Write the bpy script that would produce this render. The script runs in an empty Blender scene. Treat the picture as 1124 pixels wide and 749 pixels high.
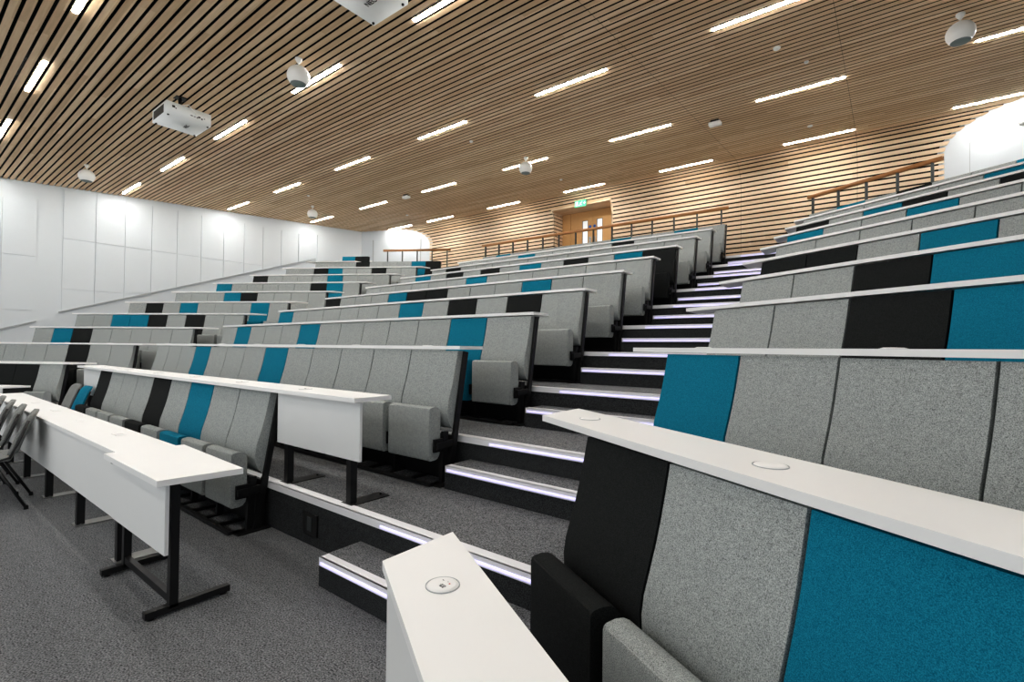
import bpy, bmesh, math, random
from mathutils import Vector, Matrix
random.seed(7)
C = bpy.context.scene.collection
sin, cos, rad = math.sin, math.cos, math.radians

# ------------------------------------------------------------------ sizes of the room (metres)
R = 0.3406            # rise of one tier
PITCH = 1.0156        # going of one tier
P1 = 1.8896           # first riser
H = 0.73              # desk height above its tread
NL = 10               # tiers
XA = -2.73            # end of the centre seats at the near aisle
XLW = -15.4           # left wall
XRW = 3.12            # right wall
YB = 12.2             # timber back wall
T30 = math.tan(rad(30)); C30 = cos(rad(30)); S30 = 0.5
CZ0, CS = 4.90, 0.068 # ceiling plane
SLAT, GAP = 0.1065, 0.033
EYE = Vector((0, 0, 1.3985))

def ceil_z(y): return CZ0 + CS * y
def P(k): return P1 + (k - 1) * PITCH
def yt(k): return [0.978, 1.99, 3.07][k] if k < 3 else 1.1234 + 1.0098 * k      # right desk tips at x = -1.314
def yl(k): return 1.124 + 0.9715 * k                                            # left tier line at x = -10.92
XRT, XLT = -1.314, -10.92

# ------------------------------------------------------------------ camera
cam_d = bpy.data.cameras.new('camera'); cam = bpy.data.objects.new('camera', cam_d); C.objects.link(cam)
F = Vector((-0.607913, 0.793868, 0.014686)); RT = Vector((0.794003, 0.607816, 0.010855)); UP = Vector((0.00031, -0.01826, 0.999833))
m = Matrix(((RT.x, UP.x, -F.x, 0), (RT.y, UP.y, -F.y, 0), (RT.z, UP.z, -F.z, 0), (0, 0, 0, 1)))
cam.matrix_world = Matrix.Translation(EYE) @ m
cam_d.sensor_width = 36; cam_d.lens = 536.54 / 1124 * 36; cam_d.clip_start = 0.05; cam_d.clip_end = 100
bpy.context.scene.camera = cam

def px(p):
    d = Vector(p) - EYE; z = d.dot(F)
    if z < 0.1: return None
    return (562 + 536.54 * d.dot(RT) / z, 374.5 - 536.54 * d.dot(UP) / z)
def in_view(pts, mx=110, my=70):
    for p in pts:
        q = px(p)
        if q and -mx < q[0] < 1124 + mx and -my < q[1] < 749 + my: return True
    return False

# ------------------------------------------------------------------ materials
def srgb(r, g, b):
    f = lambda c: (c / 255 / 12.92) if c / 255 <= 0.04045 else ((c / 255 + 0.055) / 1.055) ** 2.4
    return (f(r), f(g), f(b), 1)
def new_mat(name):
    mt = bpy.data.materials.new(name); mt.use_nodes = True
    return mt, mt.node_tree.nodes, mt.node_tree.links, mt.node_tree.nodes['Principled BSDF']
def plain(name, col, rough=0.5, metal=0.0, spec=0.5, vary=0.03, scale=6):
    mt, n, l, b = new_mat(name)
    tc = n.new('ShaderNodeTexCoord'); no = n.new('ShaderNodeTexNoise'); no.inputs['Scale'].default_value = scale
    l.new(tc.outputs['Object'], no.inputs['Vector'])
    mx = n.new('ShaderNodeMixRGB'); mx.blend_type = 'MIX'
    mx.inputs[1].default_value = tuple(c * (1 - vary) for c in col[:3]) + (1,); mx.inputs[2].default_value = tuple(min(1, c * (1 + vary)) for c in col[:3]) + (1,)
    l.new(no.outputs['Fac'], mx.inputs[0]); l.new(mx.outputs[0], b.inputs['Base Color'])
    b.inputs['Roughness'].default_value = rough; b.inputs['Metallic'].default_value = metal
    b.inputs['Specular IOR Level'].default_value = spec
    return mt
def fabric(name, dark, light, scale=420, bump=0.25, rough=0.95, lo=0.36, hi=0.64, spec=0.15):
    mt, n, l, b = new_mat(name)
    tc = n.new('ShaderNodeTexCoord')
    a = n.new('ShaderNodeTexNoise'); a.inputs['Scale'].default_value = scale; a.inputs['Detail'].default_value = 3
    c = n.new('ShaderNodeTexNoise'); c.inputs['Scale'].default_value = scale * 0.16; c.inputs['Detail'].default_value = 2
    l.new(tc.outputs['Object'], a.inputs['Vector']); l.new(tc.outputs['Object'], c.inputs['Vector'])
    ad = n.new('ShaderNodeMath'); ad.operation = 'MULTIPLY_ADD'; ad.inputs[1].default_value = 0.12; l.new(c.outputs['Fac'], ad.inputs[0])
    su = n.new('ShaderNodeMath'); su.operation = 'MULTIPLY'; su.inputs[1].default_value = 0.88; l.new(a.outputs['Fac'], su.inputs[0]); l.new(su.outputs[0], ad.inputs[2])
    rp = n.new('ShaderNodeValToRGB'); rp.color_ramp.elements[0].position = lo; rp.color_ramp.elements[1].position = hi
    rp.color_ramp.elements[0].color = dark; rp.color_ramp.elements[1].color = light
    l.new(ad.outputs[0], rp.inputs[0]); l.new(rp.outputs[0], b.inputs['Base Color'])
    bp = n.new('ShaderNodeBump'); bp.inputs['Strength'].default_value = bump; bp.inputs['Distance'].default_value = 0.002
    l.new(a.outputs['Fac'], bp.inputs['Height']); l.new(bp.outputs[0], b.inputs['Normal'])
    b.inputs['Roughness'].default_value = rough; b.inputs['Specular IOR Level'].default_value = spec
    return mt
def emit(name, col, s, base=(0.8, 0.8, 0.8, 1)):
    mt, n, l, b = new_mat(name)
    b.inputs['Base Color'].default_value = base
    b.inputs['Emission Color'].default_value = col; b.inputs['Emission Strength'].default_value = s
    return mt
def wood(name, a1, a2, a3, axis='y', stretch=2.2, period=2.22):
    """slats running along x: every board gets its own tone, with a stretched grain"""
    mt, n, l, b = new_mat(name)
    g = n.new('ShaderNodeNewGeometry'); sp = n.new('ShaderNodeSeparateXYZ'); l.new(g.outputs['Position'], sp.inputs[0])
    def math_(op, x, y=None):
        k = n.new('ShaderNodeMath'); k.operation = op
        for i, v in enumerate((x, y)):
            if v is None: continue
            if isinstance(v, (int, float)): k.inputs[i].default_value = v
            else: l.new(v, k.inputs[i])
        return k.outputs[0]
    if axis == 'yz':
        row = math_('ADD', math_('FLOOR', math_('DIVIDE', sp.outputs['Y'], SLAT)), math_('MULTIPLY', math_('FLOOR', math_('DIVIDE', sp.outputs['Z'], SLAT)), 3.0))
    else:
        row = 0.0
    wn = n.new('ShaderNodeTexWhiteNoise'); wn.noise_dimensions = '1D'; l.new(row, wn.inputs['W']) if not isinstance(row, float) else None
    bx = math_('FLOOR', math_('ADD', math_('DIVIDE', sp.outputs['X'], period), math_('MULTIPLY', wn.outputs['Value'], 7.0)))
    cb = n.new('ShaderNodeCombineXYZ'); l.new(bx, cb.inputs[0])
    if not isinstance(row, float): l.new(row, cb.inputs[1])
    w2 = n.new('ShaderNodeTexWhiteNoise'); w2.noise_dimensions = '3D'; l.new(cb.outputs[0], w2.inputs['Vector'])
    mp = n.new('ShaderNodeMapping'); mp.inputs['Scale'].default_value = (stretch, 26, 26); l.new(g.outputs['Position'], mp.inputs['Vector'])
    no = n.new('ShaderNodeTexNoise'); no.inputs['Scale'].default_value = 1.6; no.inputs['Detail'].default_value = 5; l.new(mp.outputs[0], no.inputs['Vector'])
    fac = math_('ADD', math_('MULTIPLY', w2.outputs['Value'], 0.52), math_('MULTIPLY', no.outputs['Fac'], 0.55))
    rp = n.new('ShaderNodeValToRGB'); e = rp.color_ramp.elements
    e[0].position = 0.15; e[0].color = a1; e[1].position = 0.9; e[1].color = a3
    k = e.new(0.5); k.color = a2
    l.new(fac, rp.inputs[0]); l.new(rp.outputs[0], b.inputs['Base Color'])
    b.inputs['Roughness'].default_value = 0.62; b.inputs['Specular IOR Level'].default_value = 0.25
    return mt

M = {}
M['grey'] = fabric('grey_fabric', srgb(103, 107, 106), srgb(197, 202, 200), scale=330, lo=0.32, hi=0.68)
M['chairgrey'] = fabric('dark_grey_fabric', srgb(106, 108, 107), srgb(154, 156, 154))
M['teal'] = fabric('teal_fabric', srgb(10, 95, 120), srgb(30, 137, 163), bump=0.15)
M['black'] = fabric('black_fabric', srgb(26, 28, 28), srgb(48, 50, 50), bump=0.15)
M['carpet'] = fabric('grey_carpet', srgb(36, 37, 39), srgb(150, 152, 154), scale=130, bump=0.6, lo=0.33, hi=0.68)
M['riser'] = fabric('dark_shaded_riser_carpet', srgb(30, 31, 32), srgb(72, 74, 75), scale=210, bump=0.5)  # darker carpet, with part of the riser shade put into its colour
M['white'] = plain('white_laminate', srgb(240, 240, 239), 0.38, vary=0.01)
M['edge'] = plain('white_laminate_panel', srgb(226, 227, 226), 0.45, vary=0.01)
M['wall'] = plain('white_painted_wall', srgb(212, 218, 222), 0.85, vary=0.012, scale=1.5)
M['joint'] = plain('grey_wall_joint', srgb(178, 182, 184), 0.8)
M['steel'] = plain('black_powder_coated_steel', srgb(20, 20, 21), 0.45, vary=0.1)
M['post'] = plain('dark_grey_steel', srgb(58, 63, 64), 0.45, vary=0.05)
M['plate'] = plain('brushed_floor_plate', srgb(150, 150, 148), 0.35, metal=0.8)
M['alu'] = plain('white_aluminium_nosing', srgb(236, 236, 238), 0.4, vary=0.01)
M['led'] = emit('blue_white_light_strip', (0.50, 0.45, 1.0, 1), 0.95)
M['void'] = plain('black_ceiling_void', srgb(3, 3, 3), 1.0, vary=0.2)
M['cwood'] = wood('oak_ceiling_slats', srgb(200, 170, 136), srgb(220, 191, 156), srgb(238, 214, 182), 'yz')
M['wwood'] = wood('oak_wall_slats', srgb(204, 176, 146), srgb(218, 194, 164), srgb(230, 208, 180), 'yz')
M['door'] = wood('oak_door_veneer', srgb(188, 146, 98), srgb(200, 158, 108), srgb(210, 170, 120), 'n', stretch=26, period=5)
M['rail'] = wood('oak_handrail', srgb(150, 104, 66), srgb(172, 124, 82), srgb(190, 142, 98), 'n', period=9)
M['lamp'] = emit('white_light_diffuser', (1.0, 0.975, 0.94, 1), 112.0)
M['plastic'] = plain('white_plastic', srgb(234, 234, 231), 0.4, vary=0.01)
M['projector'] = plain('projector_white_plastic', srgb(232, 235, 234), 0.45, vary=0.01)
M['grille'] = plain('grey_grille', srgb(120, 132, 132), 0.7)
M['ink'] = plain('dark_print', srgb(40, 40, 42), 0.6)
M['red'] = plain('red_print', srgb(190, 60, 60), 0.6)
M['blue'] = plain('blue_sign', srgb(40, 90, 170), 0.5)
M['glass'] = emit('glowing_door_glazing', (0.9, 0.93, 0.94, 1), 0.4)  # panes emit by themselves; the brightness of the glass is put into the material
M['green'] = emit('green_exit_panel', (0.08, 0.70, 0.38, 1), 0.4, (0.03, 0.3, 0.15, 1))
M['glow'] = emit('white_exit_symbol', (0.75, 1.0, 0.88, 1), 0.5, (0.5, 0.7, 0.6, 1))
M['chrome'] = plain('satin_steel', srgb(170, 172, 172), 0.3, metal=0.9)

# ------------------------------------------------------------------ mesh builder
class MB:
    def __init__(s): s.bm = bmesh.new()
    def box(s, x0, x1, y0, y1, z0, z1, mat=0, mtx=None):
        v = [s.bm.verts.new((x, y, z)) for z in (z0, z1) for x, y in ((x0, y0), (x1, y0), (x1, y1), (x0, y1))]
        if mtx is not None:
            for q in v: q.co = mtx @ q.co
        for f in ((3, 2, 1, 0), (4, 5, 6, 7), (0, 1, 5, 4), (1, 2, 6, 5), (2, 3, 7, 6), (3, 0, 4, 7)):
            fc = s.bm.faces.new([v[i] for i in f]); fc.material_index = mat
        return s
    def prism(s, pts, z0, z1, mat=0, side=None):
        """pts: counter-clockwise outline in x,y"""
        a = [s.bm.verts.new((p[0], p[1], z0)) for p in pts]; b = [s.bm.verts.new((p[0], p[1], z1)) for p in pts]
        n = len(pts)
        f = s.bm.faces.new(b); f.material_index = mat
        f = s.bm.faces.new(a[::-1]); f.material_index = mat
        for i in range(n):
            f = s.bm.faces.new((a[i], a[(i + 1) % n], b[(i + 1) % n], b[i])); f.material_index = mat if side is None else side
        return s
    def extrude_x(s, prof, x0, x1, mat=0):
        """prof: outline in y,z swept along x"""
        a = [s.bm.verts.new((x0, p[0], p[1])) for p in prof]; b = [s.bm.verts.new((x1, p[0], p[1])) for p in prof]
        n = len(prof)
        s.bm.faces.new(a); s.bm.faces.new(b[::-1])
        for i in range(n): s.bm.faces.new((a[i], b[i], b[(i + 1) % n], a[(i + 1) % n]))
        return s
    def quad(s, p, mat=0):
        f = s.bm.faces.new([s.bm.verts.new(q) for q in p]); f.material_index = mat; return s
    def bar(s, a, b, w, d, mat=0, up=(0, 1, 0)):
        """rectangular bar from a to b; w across, d along `up`"""
        a, b = Vector(a), Vector(b); t = (b - a).normalized(); u = Vector(up); u = (u - t * u.dot(t)).normalized(); r = t.cross(u)
        v = []
        for q in (a, b):
            for i, j in ((-1, -1), (1, -1), (1, 1), (-1, 1)): v.append(s.bm.verts.new(q + r * (i * w / 2) + u * (j * d / 2)))
        for f in ((3, 2, 1, 0), (4, 5, 6, 7), (0, 1, 5, 4), (1, 2, 6, 5), (2, 3, 7, 6), (3, 0, 4, 7)):
            fc = s.bm.faces.new([v[i] for i in f]); fc.material_index = mat
        return s
    def tube(s, pts, r, seg=8, mat=0):
        pts = [Vector(p) for p in pts]; rings = []
        for i, p in enumerate(pts):
            t = (pts[min(i + 1, len(pts) - 1)] - pts[max(i - 1, 0)]).normalized()
            u = Vector((0, 0, 1)) if abs(t.z) < 0.9 else Vector((1, 0, 0)); u = (u - t * u.dot(t)).normalized(); w = t.cross(u)
            rings.append([s.bm.verts.new(p + (u * cos(6.28319 * k / seg) + w * sin(6.28319 * k / seg)) * r) for k in range(seg)])
        for a, b in zip(rings, rings[1:]):
            for k in range(seg):
                f = s.bm.faces.new((a[k], a[(k + 1) % seg], b[(k + 1) % seg], b[k])); f.material_index = mat; f.smooth = True
        for rg, rev in ((rings[0], False), (rings[-1], True)):
            f = s.bm.faces.new(rg if not rev else rg[::-1]); f.material_index = mat
        return s
    def lathe(s, prof, seg=24, c=(0, 0, 0), mat=0, smooth=True):
        """prof: (radius, z) from the top down"""
        rings = []
        for r_, z in prof:
            if r_ < 1e-6: rings.append([s.bm.verts.new((c[0], c[1], c[2] + z))])
            else: rings.append([s.bm.verts.new((c[0] + r_ * cos(6.28319 * k / seg), c[1] + r_ * sin(6.28319 * k / seg), c[2] + z)) for k in range(seg)])
        for a, b in zip(rings, rings[1:]):
            for k in range(seg):
                k2 = (k + 1) % seg
                if len(a) == 1 and len(b) == 1: continue
                if len(a) == 1: vs = (a[0], b[k], b[k2])
                elif len(b) == 1: vs = (a[k], b[0], a[k2])
                else: vs = (a[k], b[k], b[k2], a[k2])
                f = s.bm.faces.new(vs); f.material_index = mat; f.smooth = smooth
        return s
    def bevel(s, w, seg=2, angle=30):
        ed = [e for e in s.bm.edges if len(e.link_faces) == 2 and e.calc_face_angle(0) > rad(angle)]
        bmesh.ops.bevel(s.bm, geom=ed, offset=w, segments=seg, profile=0.5, affect='EDGES', clamp_overlap=True)
        return s
    def smooth(s):
        for f in s.bm.faces: f.smooth = True
        return s
    def mesh(s, name, mats):
        bmesh.ops.recalc_face_normals(s.bm, faces=s.bm.faces)
        me = bpy.data.meshes.new(name); s.bm.to_mesh(me); s.bm.free()
        for mt in (mats if isinstance(mats, (list, tuple)) else [mats]): me.materials.append(mt)
        return me
    def build(s, name, mats, parent=None):
        o = bpy.data.objects.new(name, s.mesh(name, mats)); C.objects.link(o); o.parent = parent; return o

def tag(o, label, cat, group=None, kind=None):
    if label: o['label'] = label
    if cat: o['category'] = cat
    if group: o['group'] = group
    if kind: o['kind'] = kind
    return o
def thing(name, label, cat, loc=(0, 0, 0), rz=0.0, group=None):
    o = bpy.data.objects.new(name, None); C.objects.link(o); o.empty_display_size = 0.1
    o.location = loc; o.rotation_euler = (0, 0, rz); return tag(o, label, cat, group)
def struct(o): o['kind'] = 'structure'; return o
def copy_tree(o, parent=None):
    c = o.copy(); C.objects.link(c); c.parent = parent
    for ch in list(o.children):
        if not ch.name.startswith('end_post'): copy_tree(ch, c)
    return c

ORD = ['first', 'second', 'third', 'fourth', 'fifth', 'sixth', 'seventh', 'eighth', 'ninth', 'tenth', 'eleventh', 'twelfth', 'thirteenth', 'fourteenth']
ROWN = ['front row'] + [ORD[i] + ' row' for i in range(1, 9)] + ['back row', 'topmost row']

# ------------------------------------------------------------------ blocks: local frames (x along the row to the right, y towards the back)
ROT = {'centre': 0.0, 'right': -rad(30), 'left': rad(30)}
BLK = {'centre': 'centre block', 'right': 'near right wing', 'left': 'far left wing'}
def origin(b, k):
    """start of row k (aisle end) on the riser line behind it, at the height of its tread"""
    if b == 'centre': return Vector((XA, P(k + 1) + (0.05 if k == 0 else 0), k * R))
    if b == 'right': return Vector((XRT, yt(k + 1) + 0.07, k * R))
    return Vector((XLT, yl(k + 1), k * R))
def frame(b, k):
    return Matrix.Translation(origin(b, k)) @ Matrix.Rotation(ROT[b], 4, 'Z')
SGN = {'centre': -1, 'right': 1, 'left': -1}
def slot(b, k, i):
    """(start, width) of seat i of row k along the row, from the aisle"""
    if b == 'centre': return (0.0, 0.565) if i == 0 else (0.565 + 0.5208 * (i - 1), 0.5208)
    if b == 'right':
        s0 = 0.395 if k == 0 else 0.34 - 0.021 * k
        w0, w1 = (0.505, 0.48) if k == 0 else (0.545, 0.503)
        return (s0, w0) if i == 0 else (s0 + w0 + w1 * (i - 1), w1)
    return 0.19 + 0.459 * i, 0.459

COL = {'centre': {0: '--GGTGKGGGK', 1: 'GGGGGTGGGTGGG', 2: 'GTGGGGGTGGGTG', 3: 'GKGKGTGGGGGGT', 4: 'GGTGGGKKTGGGK', 5: 'GGGGGGTGGGGGG',
                  6: 'KTGKGTGKGKGTG', 7: 'GGGGGGGGGGGKG', 8: 'GGGKGGGGTGGGG', 9: 'GTGGTGGGGGGTG'},
       'right': {0: 'KGTTGG', 1: 'TGGGTGG', 2: 'GGKTGGG', 3: 'GGKTGGGG', 4: 'KKGTGGGG', 5: 'GGGGGTGG', 6: 'TGGTGGGG', 7: 'KGTKGKGG', 8: 'GGGGGTKG', 9: 'GTGKGGTG'},
       'left': {0: 'GKKGG', 1: 'GGKGGGGGG', 2: 'GGGGGKTG', 3: 'GGKGKTTGG', 4: 'GTGGGTGKG', 5: 'GGGGKTGGG', 6: 'GTKGGGGGT', 7: 'GGGTGGGGK', 8: 'GGKGGTKGG', 9: 'KTGGGKGGG', 10: '-------KT'[0:7] + 'KT'}}
CN = {'G': 'grey', 'T': 'teal', 'K': 'black'}

# ================================================================== SETTING
# floor
fl = MB(); fl.prism([(XLW - 0.2, -5), (XRW + 0.2, -5), (XRW + 0.2, 3.2), (XLW - 0.2, 3.2)], -0.1, 0.0)
struct(fl.build('floor', M['carpet']))

def line_pts(k):
    """front edge of tier k from the left wall to the right wall"""
    a = yl(k); b = yt(k) + 0.07; p = P(k)
    xl = XLT + (p - a) / T30; xr = XRT + (b - p) / T30
    return [(XLW, a + (XLW - XLT) * T30), (xl, p), (xr, p), (XRW, b - (XRW - XRT) * T30)]
def seg_box(mb, a, b, off0, off1, z0, z1, mat=0):
    """box along a-b; off measured towards the audience side (left of a->b)"""
    a, b = Vector(a), Vector(b); t = (b - a).normalized(); n = Vector((-t.y, t.x))
    pts = [a + n * off0, b + n * off0, b + n * off1, a + n * off1]
    mb.prism([(p.x, p.y) for p in pts], z0, z1, mat)

for k in range(1, NL + 1):
    f = line_pts(k)
    if k < NL: bk = [(x, y + 0.25) for x, y in line_pts(k + 1)]
    else: bk = [(XLW, 10.9 + 0.2), (XLW + 2.2, 12.8), (0.9, 12.8), (XRW, 11.1)]
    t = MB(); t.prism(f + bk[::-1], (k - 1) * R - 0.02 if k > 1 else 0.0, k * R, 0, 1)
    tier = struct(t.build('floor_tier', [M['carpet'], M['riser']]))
    tier['label'] = 'carpeted tier of the raked floor carrying the %s' % (ROWN[k] if k < NL else 'rear walkway')
    n = MB()
    for a, b in zip(f, f[1:]):
        seg_box(n, a, b, -0.012, 0.065, k * R, k * R + 0.006)
        seg_box(n, a, b, -0.014, 0.0, k * R - 0.042, k * R + 0.006)
    n.build('nosing', M['alu'], tier)
    for x0, x1 in ((-2.42, f[2][0]), (f[1][0] + 0.25, -9.75)):
        if x1 - x0 < 0.3: continue
        s = MB(); s.box(x0, x1, P(k) - 0.019, P(k) - 0.0135, k * R - 0.032, k * R - 0.018)
        s.build('light_strip', M['led'], tier)

# half-steps in the two aisles
for k in range(1, NL + 1):
    for side in (0, 1):
        y1 = P(k) - 0.001; y0 = P(k) - 0.285; zt = (k - 0.5) * R; zb = (k - 1) * R
        if side == 0:
            x0 = -2.63; x1 = line_pts(k)[2][0] - 0.12
        else:
            x0, x1 = line_pts(k)[1][0] + 0.05 if k < 9 else -10.6, -9.66
            x0 = max(x0, -10.75)
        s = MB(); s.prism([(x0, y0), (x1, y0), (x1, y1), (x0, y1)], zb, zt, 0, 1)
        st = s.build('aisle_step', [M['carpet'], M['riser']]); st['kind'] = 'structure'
        st['label'] = 'carpeted half step below the %s in the %s aisle' % (ROWN[k] if k < NL else 'rear walkway', 'near right' if side == 0 else 'far left')
        n = MB(); n.box(x0 + 0.02, x1, y0 - 0.012, y0 + 0.05, zt, zt + 0.006); n.box(x0 + 0.02, x1, y0 - 0.014, y0, zt - 0.042, zt + 0.006)
        n.build('nosing', M['alu'], st)
        e = MB(); e.box(x0 + 0.04, x1 - 0.01, y0 - 0.019, y0 - 0.0135, zt - 0.032, zt - 0.018); e.build('light_strip', M['led'], st)

# left wall: flush panels with shadow joints, a raking trim above the steps
w = MB()
def wall_strip(mb, a, b, th, zb, za, zc, side=1):
    """vertical wall from a to b (x,y), tops za and zc, thickness th away from the room"""
    a2, b2 = Vector(a), Vector(b); t = (b2 - a2).normalized(); n = Vector((-t.y, t.x)) * th * side
    v = [mb.bm.verts.new(q) for q in ((a[0], a[1], zb), (b[0], b[1], zb), (b[0], b[1], zc), (a[0], a[1], za),
         (a[0] + n.x, a[1] + n.y, zb), (b[0] + n.x, b[1] + n.y, zb), (b[0] + n.x, b[1] + n.y, zc), (a[0] + n.x, a[1] + n.y, za))]
    for f in ((0, 1, 2, 3), (7, 6, 5, 4), (0, 4, 5, 1), (1, 5, 6, 2), (2, 6, 7, 3), (3, 7, 4, 0)): mb.bm.faces.new([v[i] for i in f])
wall_strip(w, (XLW, -5), (XLW, 10.9), 0.15, -0.1, ceil_z(-5) + 0.1, ceil_z(10.9) + 0.1, 1)
wl = struct(w.build('wall_left', M['wall']))
# acoustic panels
def panel_set(name, ys, zs, rake, top):
    mb = MB(); g = 0.006
    for i in range(len(ys) - 1):
        y0, y1 = ys[i] + g, ys[i + 1] - g
        for j in range(len(zs) - 1):
            z0, z1 = zs[j] + g, zs[j + 1] - g
            b0, b1 = max(z0, rake(y0) + 0.012), max(z0, rake(y1) + 0.012)
            t0 = t1 = z1
            if j == len(zs) - 2: t0, t1 = top(y0), top(y1)
            if b0 > t0 - 0.02 and b1 > t1 - 0.02: continue
            b0, b1 = min(b0, t0 - 0.004), min(b1, t1 - 0.004)
            x0, x1 = XLW - 0.002, XLW + 0.02
            v = [mb.bm.verts.new(q) for q in ((x1, y0, b0), (x1, y1, b1), (x1, y1, t1), (x1, y0, t0), (x0, y0, b0), (x0, y1, b1), (x0, y1, t1), (x0, y0, t0))]
            for f in ((0, 1, 2, 3), (7, 6, 5, 4), (0, 4, 5, 1), (1, 5, 6, 2), (2, 6, 7, 3), (3, 7, 4, 0)): mb.bm.faces.new([v[q] for q in f])
    mb.build(name, M['wall'], wl)
ys = [2.66, 3.26, 3.84, 4.41, 4.99, 5.58, 6.17, 6.74, 7.30, 7.88, 8.46, 9.04]
panel_set('acoustic_panel', ys, [0.3, 1.49, 2.68, 3.87, 5.06], lambda y: 0.346 * y + 1.225, lambda y: 5.0 + 0.012 * y if y > 4.3 else ceil_z(y) - 0.03)
panel_set('acoustic_panel', [-2.4, -0.8, 0.4, 1.05, 1.66, 2.22], [0.9, 2.13, 3.36, 4.6], lambda y: 0.346 * y + 1.12, lambda y: 4.60)
panel_set('acoustic_panel', [9.12, 10.86], [3.5, 5.06], lambda y: 3.6, lambda y: 5.18)
for i, (a, b, o) in enumerate(((2.62, 9.06, 1.225), (-2.4, 2.24, 1.12))):
    t = MB(); q0, q1 = 0.346 * a + o, 0.346 * b + o
    t.bar((XLW + 0.022, a, q0), (XLW + 0.022, b, q1), 0.022, 0.05, up=(1, 0, 0))
    struct(t.build('trim_%d' % (i + 1), M['joint']))
# wing walls at the back, parallel to the wing rows
lx1 = XLW + (12.16 - 10.9) / T30
w = MB(); wall_strip(w, (XLW, 10.9), (lx1 + 0.9, 12.16 + 0.9 * T30), 0.12, 3.0, ceil_z(10.9) + 0.2, ceil_z(12.2) + 0.2, 1)
wlb = struct(w.build('wall_left_back', M['wall']))
rx1 = XRW - (12.16 - 10.9) / T30
w = MB(); wall_strip(w, (rx1 - 0.9, 12.16 + 0.9 * T30), (XRW, 10.9), 0.12, 3.0, ceil_z(12.2) + 0.2, ceil_z(10.9) + 0.2, 1)
wrb = struct(w.build('wall_right_back', M['wall']))
w = MB(); wall_strip(w, (XRW, 10.9), (XRW, 0.8), 0.15, -0.1, ceil_z(10.9) + 0.1, ceil_z(0.8) + 0.1, 1)
struct(w.build('wall_right', M['wall']))
# joints and small fittings on the wing walls
def on_wing(side, d, z0, z1, wd, off=0.012):
    """strip at distance d along a wing wall from its outer end"""
    mb = MB()
    if side == 'l':
        base = Vector((XLW, 10.9)); t = Vector((C30, S30)); n = Vector((S30, -C30))
    else:
        base = Vector((XRW, 10.9)); t = Vector((-C30, S30)); n = Vector((-S30, -C30))
    a = base + t * d; b = base + t * (d + wd)
    mb.prism([(p.x, p.y) for p in (a - n * 0.002, b - n * 0.002, b + n * off, a + n * off)], z0, z1); return mb
on_wing('l', 0.44, 3.41, 5.32, 0.035, 0.02).build('joint_strip', M['joint'], wlb)
on_wing('l', 2.24, 3.41, 5.34, 0.035, 0.02).build('joint_strip', M['joint'], wlb)
o = on_wing('l', 0.33, 4.42, 4.56, 0.09, 0.03).build('wall_call_point', M['plastic']); tag(o, 'small white box on the white wall left of the far handrail', 'wall box')
on_wing('r', 0.0, 3.8, 5.2, 2.2, 0.02).build('acoustic_panel', M['wall'], wrb)
on_wing('r', 2.2, 3.8, 5.21, 0.014, 0.012).build('joint_strip', M['joint'], wrb)
on_wing('r', 0.0, 5.2, 5.214, 2.2, 0.012).build('joint_strip', M['joint'], wrb)

# timber back wall and slatted ceiling ---------------------------------------------------------------
DX0, DX1, DZ = -7.82, -5.97, 5.45           # door niche
RC = 0.55                                    # cove radius
YC = YB - RC
def profile():
    """(y, z, ny, nz) along ceiling, cove and wall, one entry per slat centre"""
    pts = []; s = -3.0
    n_flat = []
    y = -3.0
    while y < YC - 0.02:
        n_flat.append((y, ceil_z(y), 0.0, -1.0)); y += SLAT
    zc = ceil_z(YC) - RC
    arc = []
    L = RC * math.pi / 2; d = 0.03
    while d < L:
        a = d / RC; arc.append((YC + RC * sin(a), zc + RC * cos(a), -sin(a), -cos(a))); d += SLAT
    wl_ = []; z = zc - (d - L)
    while z > 3.36:
        wl_.append((YB, z, -1.0, 0.0)); z -= SLAT
    return n_flat, arc, wl_
flat, arc, wallp = profile()
def xlim(y):
    if y <= 10.9: return XLW, XRW
    return XLW + (y - 10.9) / T30, XRW - (y - 10.9) / T30
seams = [-2.68, -0.47]
def slat(mb, y, z, ny, nz, x0, x1):
    ty, tz = -nz, ny                          # along the profile
    hw = (SLAT - GAP) / 2; th = 0.018
    prof = [(y + ty * hw, z + tz * hw), (y - ty * hw, z - tz * hw), (y - ty * hw - ny * th, z - tz * hw - nz * th), (y + ty * hw - ny * th, z + tz * hw - nz * th)]
    n0 = len(mb.bm.faces); mb.extrude_x(prof, x0, x1); mb.bm.faces.ensure_lookup_table()
    for q in range(n0, n0 + 6): mb.bm.faces[q].material_index = 1
    mb.bm.faces[n0 + 2].material_index = 0
lamp_rows = [1.22, 3.70, 6.19, 8.75, 11.40]
lamp_x = [-15.05, -12.39, -9.69, -6.97, -4.30, -1.68, 0.94]
LL = 1.19
def cut(x0, x1):
    out = []; s = [x0] + [v for v in seams if x0 + 0.05 < v < x1 - 0.05] + [x1]
    for a, b in zip(s, s[1:]): out.append((a + 0.002, b - 0.002))
    return out
cm = MB()
for y, z, ny, nz in flat + arc[:5]:
    a, b = xlim(y)
    if ny < 0: a, b = a - 0.02, b + 0.02
    for x0, x1 in cut(a, b): slat(cm, y, z, ny, nz, x0, x1)
ceil_o = struct(cm.build('ceiling', [M['cwood'], M['void']]))
v = MB()
yy = [-3.2, 10.9, YC]
v.quad([(XLW - 0.1, -3.2, ceil_z(-3.2) + 0.06), (XRW + 0.1, -3.2, ceil_z(-3.2) + 0.06), (XRW + 0.1, YC + 0.02, ceil_z(YC) + 0.06), (XLW - 0.1, YC + 0.02, ceil_z(YC) + 0.06)])
v.build('ceiling_backing', M['void'], ceil_o)
wm = MB()
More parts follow.
